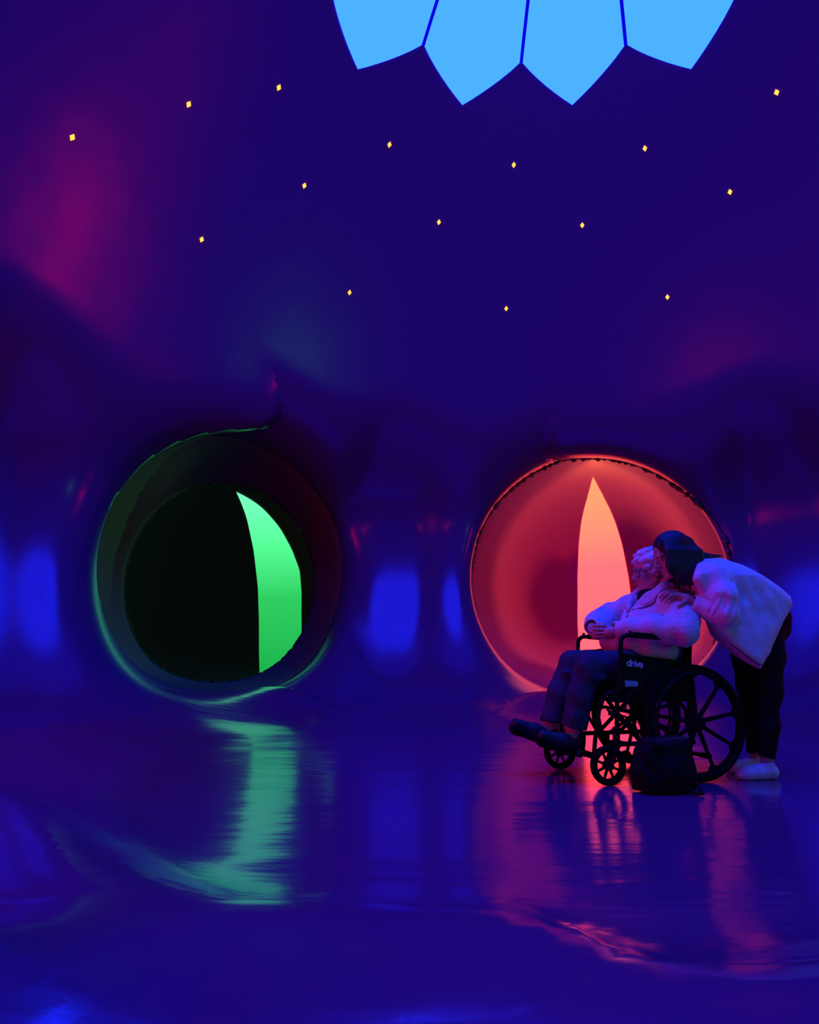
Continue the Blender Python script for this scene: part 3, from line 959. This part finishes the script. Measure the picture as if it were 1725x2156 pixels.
body = F.mesh('person', skin_old, None, B0)
body.location = chair_world(B0); body.rotation_euler = (0, 0, CH_ROT)
tag(body, 'elderly white haired person with glasses, fleece jacket and jeans seated in the wheelchair', 'person')
elder = body
def on(F, name, mat, par, base, label=None):
    o = F.mesh(name, mat, par, base)
    if label: o['label'] = label
    return o
# sherpa jacket
F = Field((-.20, -.42, .54), (.52, .42, 1.16), .006)
F.chain([(.05, 0, .70), (.045, 0, .82), (.01, 0, .92)], [.165, .165, .13], .06)
F.ell((.17, .0, .735), (.19, .20, .10), .07)
F.ell((.10, .085, .675), (.185, .135, .075), .05)
F.cap((-.005, -.14, .955), (-.005, .14, .955), .082, .082, .05)
F.chain([(.0, .165, .945), (.005, .255, .845), (.03, .285, .79)], [.088, .088, .082], .03)
F.chain([(.03, .285, .79), (.17, .21, .80), (.275, .13, .80), (.312, .105, .797)], [.084, .074, .060, .056], .03)
for a, b, r in [((.05, .30, .88), (.20, .24, .84), .012), ((.02, .34, .84), (.16, .28, .80), .011), ((.10, .22, .89), (.24, .16, .85), .010), ((.06, -.12, .93), (.20, -.02, .85), .014), ((.10, .04, .90), (.22, .06, .82), .014), ((.17, -.28, .93), (.26, -.22, .92), .012), ((.27, -.20, .91), (.33, -.14, .885), .010)]:
    F.cap(a, b, r, r*.6, .035)
F.chain([(.03, -.165, .955), (.15, -.235, .895), (.22, -.235, .87)], [.086, .080, .074], .03)
F.chain([(.22, -.235, .87), (.30, -.165, .85), (.365, -.095, .825)], [.076, .070, .056], .03)
F.cap((.315, .103, .797), (.36, .075, .79), .040, .046, .006, sub=True)      # cuff openings
F.cap((.365, -.095, .824), (.42, -.05, .81), .040, .046, .006, sub=True)
F.cap((.06, .02, 1.05), (.17, -.02, .92), .058, .030, .02, sub=True)        # open neck
F.ell((.02, 0, 1.06), (.075, .075, .10), .02, sub=True)
# turned-down collar flaps
F.chain([(-.075, 0, 1.060), (-.055, .080, 1.060), (.010, .112, 1.045), (.080, .088, 1.000), (.130, .045, .955), (.160, .020, .920)], [.026, .030, .032, .030, .024, .014], .010)
F.chain([(-.055, -.080, 1.060), (.010, -.112, 1.045), (.080, -.095, 1.000), (.135, -.060, .960), (.165, -.030, .925)], [.030, .032, .030, .024, .014], .010)
F.cap((-.075, 0, 1.060), (-.055, -.080, 1.060), .026, .030, .010)
F.chain([(-.03, .128, 1.055), (.055, .125, 1.005), (.115, .080, .950), (.150, .035, .905)], [.022, .026, .024, .012], .012)
F.ripple(.0016, 60, 3)
jk = on(F, 'jacket', sherpa, elder, B0, 'white curly fleece jacket with open collar')
piping = simple_mat('brown_piping', (.09, .045, .05), .7)
def line_on(F, name, pts, r, mat, par, base, lift=.001, n=14):
    """a thin cord laid along the cloth"""
    pts = np.array(pts, float); t = np.linspace(0, len(pts)-1, n)
    P = np.stack([np.interp(t, np.arange(len(pts)), pts[:, k]) for k in range(3)], 1)
    return MB().tube([p-base for p in F.snap(P, lift)], r, 6).build(name, mat, par)
line_on(F, 'collar_edge', [(.0, .165, 1.03), (.06, .145, .975), (.115, .090, .925), (.160, .030, .880)], .0038, piping, jk, B0)
line_on(F, 'collar_edge', [(.09, -.12, .99), (.13, -.085, .94), (.17, -.03, .89)], .0038, piping, jk, B0)
line_on(F, 'zip', [(.175, .015, .875), (.23, .01, .84), (.28, .005, .80)], .0042, piping, jk, B0)
F = Field((-.1, -.12, .84), (.20, .12, 1.04), .006)
F.chain([(.0, 0, .90), (.045, -.0, .995)], [.085, .066], .03); F.cap((.04, 0, .95), (.095, -.012, .925), .055, .026, .03)
on(F, 'shirt', dark_knit, elder, B0, 'dark shirt showing in the open collar')
# jeans
F = Field((-.14, -.25, .22), (.78, .25, .74), .006)
F.ell((.06, 0, .575), (.16, .19, .085), .03)
kn = {1: [(.07, .10, .585), (.30, .112, .60), (.515, .115, .602), (.585, .112, .44), (.625, .107, .285)], -1: [(.07, -.10, .585), (.30, -.108, .60), (.505, -.105, .605), (.595, -.107, .44), (.655, -.107, .295)]}
for y in (1, -1):
    F.chain(kn[y], [.095, .088, .080, .072, .068], .04)
    F.cap(np.array(kn[y][-1])+(.012, 0, -.05), np.array(kn[y][-1])+(.02, 0, -.09), .075, .075, .01, sub=True)
for a, b, r in [((.585, .16, .60), (.50, .185, .53), .010), ((.56, .175, .55), (.47, .185, .535), .009), ((.60, .165, .42), (.55, .175, .37), .008), ((.42, .16, .655), (.36, .06, .665), .010), ((.30, .17, .655), (.24, .08, .66), .010),
                ((.64, .16, .34), (.59, .165, .315), .008), ((.585, -.04, .56), (.53, -.035, .53), .009)]:
    F.cap(a, b, r, r*.5, .05)
F.ripple(.0013, 45, 5)
jn = on(F, 'jeans', denim, elder, B0, 'dark blue jeans')
for y in (1, -1):
    line_on(F, 'side_seam', [(.42, .19*y, .62), (.56, .20*y, .58), (.63, .19*y, .44), (.68, .18*y, .30)], .0024, denim, jn, B0, .0008, 20)
# shoes
for y, ft in ((1, [(.612, .105, .192), (.70, .108, .203), (.81, .108, .238)]), (-1, [(.668, -.105, .203), (.77, -.107, .235), (.872, -.107, .278)])):
    F = Field((.52, y*.105-.09, .10), (.96, y*.105+.09, .36), .005)
    F.chain(ft, [.045, .046, .032], .03)
    F.ell(np.array(ft[0])+(-.0, 0, .035), (.05, .042, .045), .02)
    F.cap(np.array(ft[0])+(.012, 0, .06), np.array(ft[0])+(.02, 0, .11), .032, .036, .01, sub=True)
    d = np.array(ft[2])-np.array(ft[0]); d /= np.linalg.norm(d); nrm = np.array((-d[2], 0, d[0]))
    c = (np.array(ft[0])+np.array(ft[2]))/2
    F.ell(c-nrm*.135, (.24, .2, .10), .008, np.stack([d, (0, 1, 0), nrm], 1), sub=True)
    sh = on(F, 'shoe', shoe_m, elder, B0)
    F = Field((.52, y*.105-.09, .06), (.96, y*.105+.09, .36), .005)
    F.chain([np.array(p)-nrm*q for p, q in zip(ft, (.030, .032, .022))], [.047, .049, .036], .03)
    F.ell(c-nrm*.165, (.26, .2, .112), .004, np.stack([d, (0, 1, 0), nrm], 1), sub=True)
    F.ell(c+nrm*.105, (.26, .2, .135), .004, np.stack([d, (0, 1, 0), nrm], 1), sub=True)
    on(F, 'sole', rubber, sh, B0)
    a = np.array(ft[1])+np.array((.0, 0, .046))-B0
    MB().box(a+np.array((-.03, y*.02, -.004)), (.022, .03, .008), np.stack([d, (0, 1, 0), nrm], 1)).build('buckle', steel, sh, bevel=.002)
# silver hair in soft waves
F = Field((-.14, -.16, 1.02), (.22, .16, 1.34), .005)
F.ell(HW((-.022, 0, .047)), np.array((.110, .090, .096))*1.04, .01, HR)
g = np.random.default_rng(11)
for _ in range(150):
    v = g.normal(size=3); v /= np.linalg.norm(v)
    if v[0] > .62 and v[2] < .12: continue
    if v[2] < -.55: continue
    p = np.array((-.018, 0, .045))+v*np.array((.108, .088, .092))
    F.ell(HW(p), np.array((.020, .017, .012))*g.uniform(.8, 1.25), .010, HR)
F.ell(HW((.112, 0, -.052)), np.array((.070, .082, .078)), .012, HR, sub=True)
F.ell(HW((.05, .0, -.125)), np.array((.12, .12, .066)), .012, HR, sub=True)
on(F, 'hair', grey_hair, elder, B0, 'short wavy silver white hair')
for y in (-1, 1):
    me_ = MB()
    vs, fs = [], []
    for i in range(7):
        for j in range(10):
            a, b2 = math.pi*i/6, 2*math.pi*j/10
            p = HW((.0805+.0115*math.cos(a), .031*y+.0115*math.sin(a)*math.cos(b2), .0005+.0115*math.sin(a)*math.sin(b2)))-B0
            vs.append(p)
    for i in range(6):
        for j in range(10): fs.append((i*10+j, i*10+(j+1) % 10, (i+1)*10+(j+1) % 10, (i+1)*10+j))
    me_.add(vs, fs).build('eye', eye_m, elder)
m = MB()
lens = []
for y in (-1, 1):
    ring = []
    for i in range(28):
        a = 2*math.pi*i/28
        e = .55
        ca, sa = math.cos(a), math.sin(a)
        yy = .0285*math.copysign(abs(ca)**e, ca); zz = .024*math.copysign(abs(sa)**e, sa)
        ring.append(HW((.098-.16*abs(y*.034+yy), y*.034+yy, -.004+zz))-B0)
    m.tube(ring, .0022, 6, closed=True)
    cen_ = sum(ring)/len(ring); nn = HR @ np.array((1, 0, 0))
    a_, b_ = [p+nn*.0008 for p in ring], [p-nn*.0008 for p in ring]
    n = len(ring)
    lens.append(MB().add(a_+b_+[cen_+nn*.0018, cen_-nn*.0002], [(i, (i+1) % n, 2*n) for i in range(n)]+[(n+(i+1) % n, n+i, 2*n+1) for i in range(n)]+[(i, n+i, n+(i+1) % n, (i+1) % n) for i in range(n)]))
    m.tube([HW((.088, y*.063, .004))-B0, HW((.05, y*.077, .006))-B0, HW((-.005, y*.083, .004))-B0, HW((-.028, y*.080, -.012))-B0], .0022, 6)
m.tube([HW((.097, -.007, .0))-B0, HW((.101, 0, .004))-B0, HW((.097, .007, .0))-B0], .002, 6)
gl = m.build('glasses', frame_m, elder)
for l in lens: l.build('lens', lens_m, gl)

# ---- the woman bending over behind -------------------------------------
B1 = np.array((-.48, .20, 0.0))
HC2 = np.array((.005, .195, 1.222)); HR2 = rot_yp(math.radians(-8), math.radians(20))
F = Field((-.84, -.10, 0.0), (.24, .52, 1.40), .005)
F.chain([(-.54, .20, .87), (-.38, .20, 1.00), (-.22, .20, 1.08)], [.105, .10, .095], .05)
F.cap((-.18, .09, 1.08), (-.18, .31, 1.08), .055, .055, .05)
F.chain([(-.165, .33, 1.07), (-.165, .365, .875), (-.105, .33, .905), (-.055, .30, .935)], [.05, .042, .036, .027], .02)
F.chain([(-.18, .07, 1.07), (-.24, .0, .97), (-.16, .01, .985), (-.10, .06, .99)], [.05, .042, .034, .027], .02)
for y, kx in ((.285, [(-.52, .285, .83), (-.49, .29, .47), (-.425, .285, .09)]), (.115, [(-.54, .115, .83), (-.515, .115, .47), (-.505, .110, .09)])):
    F.chain(kx, [.070, .050, .034], .04)
    x0 = kx[2][0]
    F.chain([(x0-.018, y, .036), (x0+.08, y-.01, .032), (x0+.155, y-.022, .022)], [.028, .026, .018], .02)
F.chain([(-.16, .20, 1.12), (-.045, .197, 1.165)], [.06, .052], .03)
HW2 = sculpt_head(F, HC2, HR2, 1.04)
# near hand resting on the seated woman's shoulder
F.chain([(-.055, .30, .935), (-.015, .275, .965), (.02, .252, .985)], [.026, .029, .026], .012)
fingers(F, [(.040, .268, .985), (.036, .252, .995), (.028, .236, 1.0), (.018, .222, 1.002)],
        [(.098, .238, .945), (.106, .214, .962), (.098, .190, .978), (.080, .176, .992)], [.009, .0092, .009, .0078], (.004, .004, .020))
F.chain([(.0, .290, .955), (.03, .300, .945), (.058, .296, .925)], [.013, .0105, .008], .004)
# far hand on her upper back
F.chain([(-.10, .06, .99), (-.085, .09, 1.0), (-.075, .115, 1.005)], [.026, .027, .024], .012)
fingers(F, [(-.072, .125, 1.020), (-.066, .13, 1.005), (-.064, .13, .990), (-.066, .127, .975)],
        [(-.062, .175, 1.03), (-.056, .18, 1.012), (-.055, .178, .992), (-.058, .168, .975)], [.009, .009, .009, .008], (-.008, .0, .004))
F.chain([(-.085, .085, 1.025), (-.07, .11, 1.045), (-.055, .135, 1.05)], [.012, .010, .008], .004)
carer = F.mesh('person', skin, None, B1)
carer.location = chair_world(B1); carer.rotation_euler = (0, 0, CH_ROT)
tag(carer, 'dark haired person in white plush jacket and black trousers bending over the wheelchair back', 'person')
# plush jacket, hanging loose from the bent back
F = Field((-.86, -.14, .52), (.06, .54, 1.30), .006)
F.poly([(-.10, 1.07), (-.135, 1.165), (-.20, 1.200), (-.31, 1.206), (-.435, 1.17), (-.56, 1.109), (-.68, 1.033), (-.735, .99), (-.74, .945), (-.615, .778), (-.47, .585), (-.374, .643), (-.288, .71), (-.22, .78), (-.165, .90)], .21, .165, .055, .01, shear=.62,
       taper=lambda x, z: .035*np.clip((1.0-z)/.35, 0, 1)-.05*np.clip((z-1.10)/.10, 0, 1))
F.cap((-.17, .11, 1.09), (-.17, .30, 1.09), .085, .085, .05)
F.chain([(-.17, .325, 1.075), (-.165, .375, .97), (-.165, .385, .885)], [.088, .082, .074], .04)
F.chain([(-.165, .385, .885), (-.12, .35, .90), (-.070, .312, .928)], [.074, .064, .054], .03)
F.chain([(-.18, .08, 1.08), (-.24, .01, .97)], [.085, .065], .04)
F.chain([(-.24, .01, .97), (-.17, .01, .985), (-.12, .05, .99)], [.064, .056, .05], .03)
F.cap((-.085, .316, .925), (-.055, .302, .935), .056, .056, .012)
F.chain([(-.19, .07, 1.08), (-.26, -.01, .97)], [.088, .07], .04)
F.chain([(-.26, -.01, .97), (-.17, .0, .985), (-.12, .05, .99)], [.068, .058, .05], .03)
F.cap((-.055, .300, .935), (-.02, .285, .95), .036, .046, .006, sub=True)
F.cap((-.13, .04, .99), (-.07, .09, 1.0), .034, .044, .006, sub=True)
F.ell((-.10, .197, 1.15), (.10, .062, .075), .02, sub=True)
F.cap((-.10, .20, 1.10), (-.06, .20, .98), .05, .03, .02, sub=True)
F.chain([(-.185, .20, 1.195), (-.15, .265, 1.175), (-.095, .28, 1.12), (-.08, .27, 1.04)], [.022, .024, .024, .018], .015)
F.chain([(-.195, .20, 1.205), (-.16, .13, 1.185), (-.095, .115, 1.12)], [.022, .024, .024], .015)
for a, b, r in [((-.13, .47, 1.02), (-.12, .44, .93), .012), ((-.13, .40, 1.0), (-.28, .42, 1.10), .013), ((-.28, .42, 1.09), (-.42, .41, .96), .014), ((-.42, .42, 1.07), (-.50, .41, .93), .014),
                ((-.145, .46, .955), (-.105, .42, .86), .007), ((-.120, .45, .965), (-.085, .41, .875), .007), ((-.095, .43, .97), (-.065, .39, .885), .006), ((-.17, .47, .945), (-.135, .45, .85), .007),
                ((-.22, .41, .82), (-.40, .41, .80), .013), ((-.50, .40, 1.0), (-.54, .40, .90), .012), ((-.245, .42, 1.02), (-.250, .43, .80), .020), ((-.34, .41, 1.0), (-.36, .41, .84), .012)]:
    F.cap(a, b, r, r*.5, .03, sub=True)
for a, b, r in [((-.30, .355, 1.09), (-.38, .366, .92), .026), ((-.42, .350, 1.04), (-.50, .366, .90), .026), ((-.30, .365, .92), (-.36, .376, .70), .023), ((-.42, .365, .84), (-.42, .372, .68), .02), ((-.19, .43, .88), (-.12, .41, .93), .008), ((-.16, .42, .85), (-.10, .40, .91), .008)]:
    F.cap(a, b, r, r*.35, .05)
F.ripple(.0012, 40, 8)
pj = on(F, 'jacket', plush, carer, B1, 'white plush jacket with turned up cuffs')
line_on(F, 'zip', [(-.200, .372, .735), (-.250, .380, .690), (-.300, .384, .650), (-.365, .384, .612)], .005, simple_mat('mauve_zip', (.16, .07, .10), .6), pj, B1)
line_on(F, 'hem_stitching', [(-.62, .37, .96), (-.53, .39, .82), (-.44, .39, .68), (-.38, .385, .625)], .0022, plush, pj, B1)
line_on(F, 'cuff_stitching', [(-.115, .405, .885), (-.105, .41, .925), (-.09, .385, .965), (-.085, .33, .985)], .0025, plush, pj, B1)
# trousers
F = Field((-.82, -.04, .06), (-.28, .44, 1.04), .006)
F.ell((-.565, .20, .85), (.158, .150, .145), .04)
F.chain([(-.515, .262, .83), (-.505, .272, .66), (-.482, .285, .47), (-.450, .287, .27), (-.425, .285, .115)], [.100, .090, .071, .056, .043], .05)
F.chain([(-.54, .115, .83), (-.515, .115, .66), (-.505, .115, .47), (-.510, .113, .27), (-.50, .11, .115)], [.100, .092, .071, .056, .043], .05)
for x0, y in ((-.418, .285), (-.50, .11)): F.cap((x0, y, .05), (x0, y, .02), .07, .07, .008, sub=True)
F.ripple(.0015, 40, 9)
on(F, 'trousers', black_cloth, carer, B1, 'plain black trousers')
for x0, y in ((-.425, .285), (-.505, .110)):
    F = Field((x0-.10, y-.10, -.01), (x0+.26, y+.10, .16), .005)
    F.chain([(x0-.020, y, .038), (x0+.06, y-.008, .036), (x0+.125, y-.018, .029), (x0+.165, y-.024, .022)], [.039, .038, .036, .022], .03)
    F.cap((x0+.004, y, .05), (x0+.006, y, .10), .037, .039, .02)
    F.cap((x0+.008, y, .118), (x0+.01, y, .16), .046, .046, .008, sub=True)
    F.D = np.maximum(F.D, (.001-F.ax[2])[None, None, :]).astype(np.float32)
    on(F, 'sock', white_sock, carer, B1, 'white ankle sock')
# long dark hair falling straight down
F = Field((-.40, -.02, .98), (.16, .40, 1.40), .0048)
F.ell(HW2((-.022, 0, .040)), np.array((.106, .086, .096))*1.04, .01, HR2)
F.ell(HW2((.105, 0, -.030)), np.array((.078, .062, .118)), .012, HR2, sub=True)
g = np.random.default_rng(4)
for y in (1, -1):
    yy = .195+y*.082
    for i in range(11 if y > 0 else 6):
        t = i/10; x = (.086 if y > 0 else -.02)-(.205 if y > 0 else .16)*t
        ztop = 1.315-.09*abs(t-.35)**1.5
        zb = 1.055-.030*math.sin(3*t)+g.uniform(-.018, .018)+.035*(t > .8)+.03*(t < .15)
        o = g.uniform(.004, .016)*y
        F.chain([(x*.9-.004, yy-.035*y, ztop), (x, yy+.004*y, 1.235), (x+.004, yy+.010*y+o*.4, 1.15), (x*.92+.004, yy+o, zb)], [.022, .020, .019, .006], .010)
F.chain([(-.09, .195, 1.28), (-.15, .20, 1.225), (-.21, .22, 1.222), (-.30, .225, 1.226)], [.06, .038, .016, .008], .03)
F.ell((-.085, .195, 1.20), (.06, .085, .09), .03)
for y in (1, -1):
    for i in range(14):
        x = -.115+.013*i+g.uniform(-.004, .004)
        F.cap((x, .195+y*.120, 1.24), (x+.006, .195+y*.118, 1.05), .0045, .003, .010, sub=True)
hr = on(F, 'hair', dark_hair, carer, B1, 'long dark brown hair hanging straight')
MB().tube([np.array(p)-B1 for p in [(.075, .255, 1.315), (.104, .25, 1.285), (.114, .25, 1.245), (.110, .252, 1.205), (.098, .256, 1.175)]], [.004, .003, .0026, .0022, .0015], 6).build('hair_strand', dark_hair, hr)
for y in (-1, 1):
    vs, fs = [], []
    for i in range(7):
        for j in range(10):
            a, b2 = math.pi*i/6, 2*math.pi*j/10
            vs.append(HW2((.0805+.0115*math.cos(a), .031*y+.0115*math.sin(a)*math.cos(b2), .0005+.0115*math.sin(a)*math.sin(b2)))-B1)
    for i in range(6):
        for j in range(10): fs.append((i*10+j, i*10+(j+1) % 10, (i+1)*10+(j+1) % 10, (i+1)*10+j))
    MB().add(vs, fs).build('eye', eye_m, carer)

# ------------------------------------------------------------------ bag on the floor
BB = np.array((.33, .435, 0))
F = Field((.10, .30, -.02), (.56, .60, .34), .006)
F.poly([(.465, .005), (.475, .10), (.445, .20), (.41, .255), (.20, .262), (.175, .20), (.165, .10), (.175, .005)], .435, .085, .05, .01)
F.ell((.32, .50, .085), (.12, .05, .085), .04)
for a, b in [((.40, .52, .20), (.38, .54, .05)), ((.27, .54, .22), (.25, .55, .06)), ((.46, .47, .17), (.42, .52, .10)), ((.19, .50, .2), (.22, .53, .08))]:
    F.cap(a, b, .014, .007, .03, sub=True)
F.D = np.maximum(F.D, (.001-F.ax[2])[None, None, :]).astype(np.float32)
F.ripple(.0015, 40, 21)
bag = F.mesh('bag', nylon, None, BB)
bag.location = chair_world(BB); bag.rotation_euler = (0, 0, CH_ROT)
tag(bag, 'soft black bag standing on the floor against the small front wheel', 'bag')
MB().tube([np.array(p)-BB for p in [(.205, .47, .06), (.185, .53, .03), (.20, .57, .012), (.235, .575, .010), (.262, .545, .03), (.265, .53, .06)]], .008, 8).build('strap', nylon, bag)
MB().tube([np.array(p)-BB for p in [(.40, .525, .252), (.30, .53, .262), (.20, .51, .262)]], .004, 6).build('zip', simple_mat('zip_teeth', (.05, .05, .055), .4), bag)
MB().tube([np.array(p)-BB for p in [(.36, .40, .26), (.35, .40, .30), (.30, .41, .315), (.26, .41, .30), (.25, .41, .26)]], .009, 8).build('handle', nylon, bag)
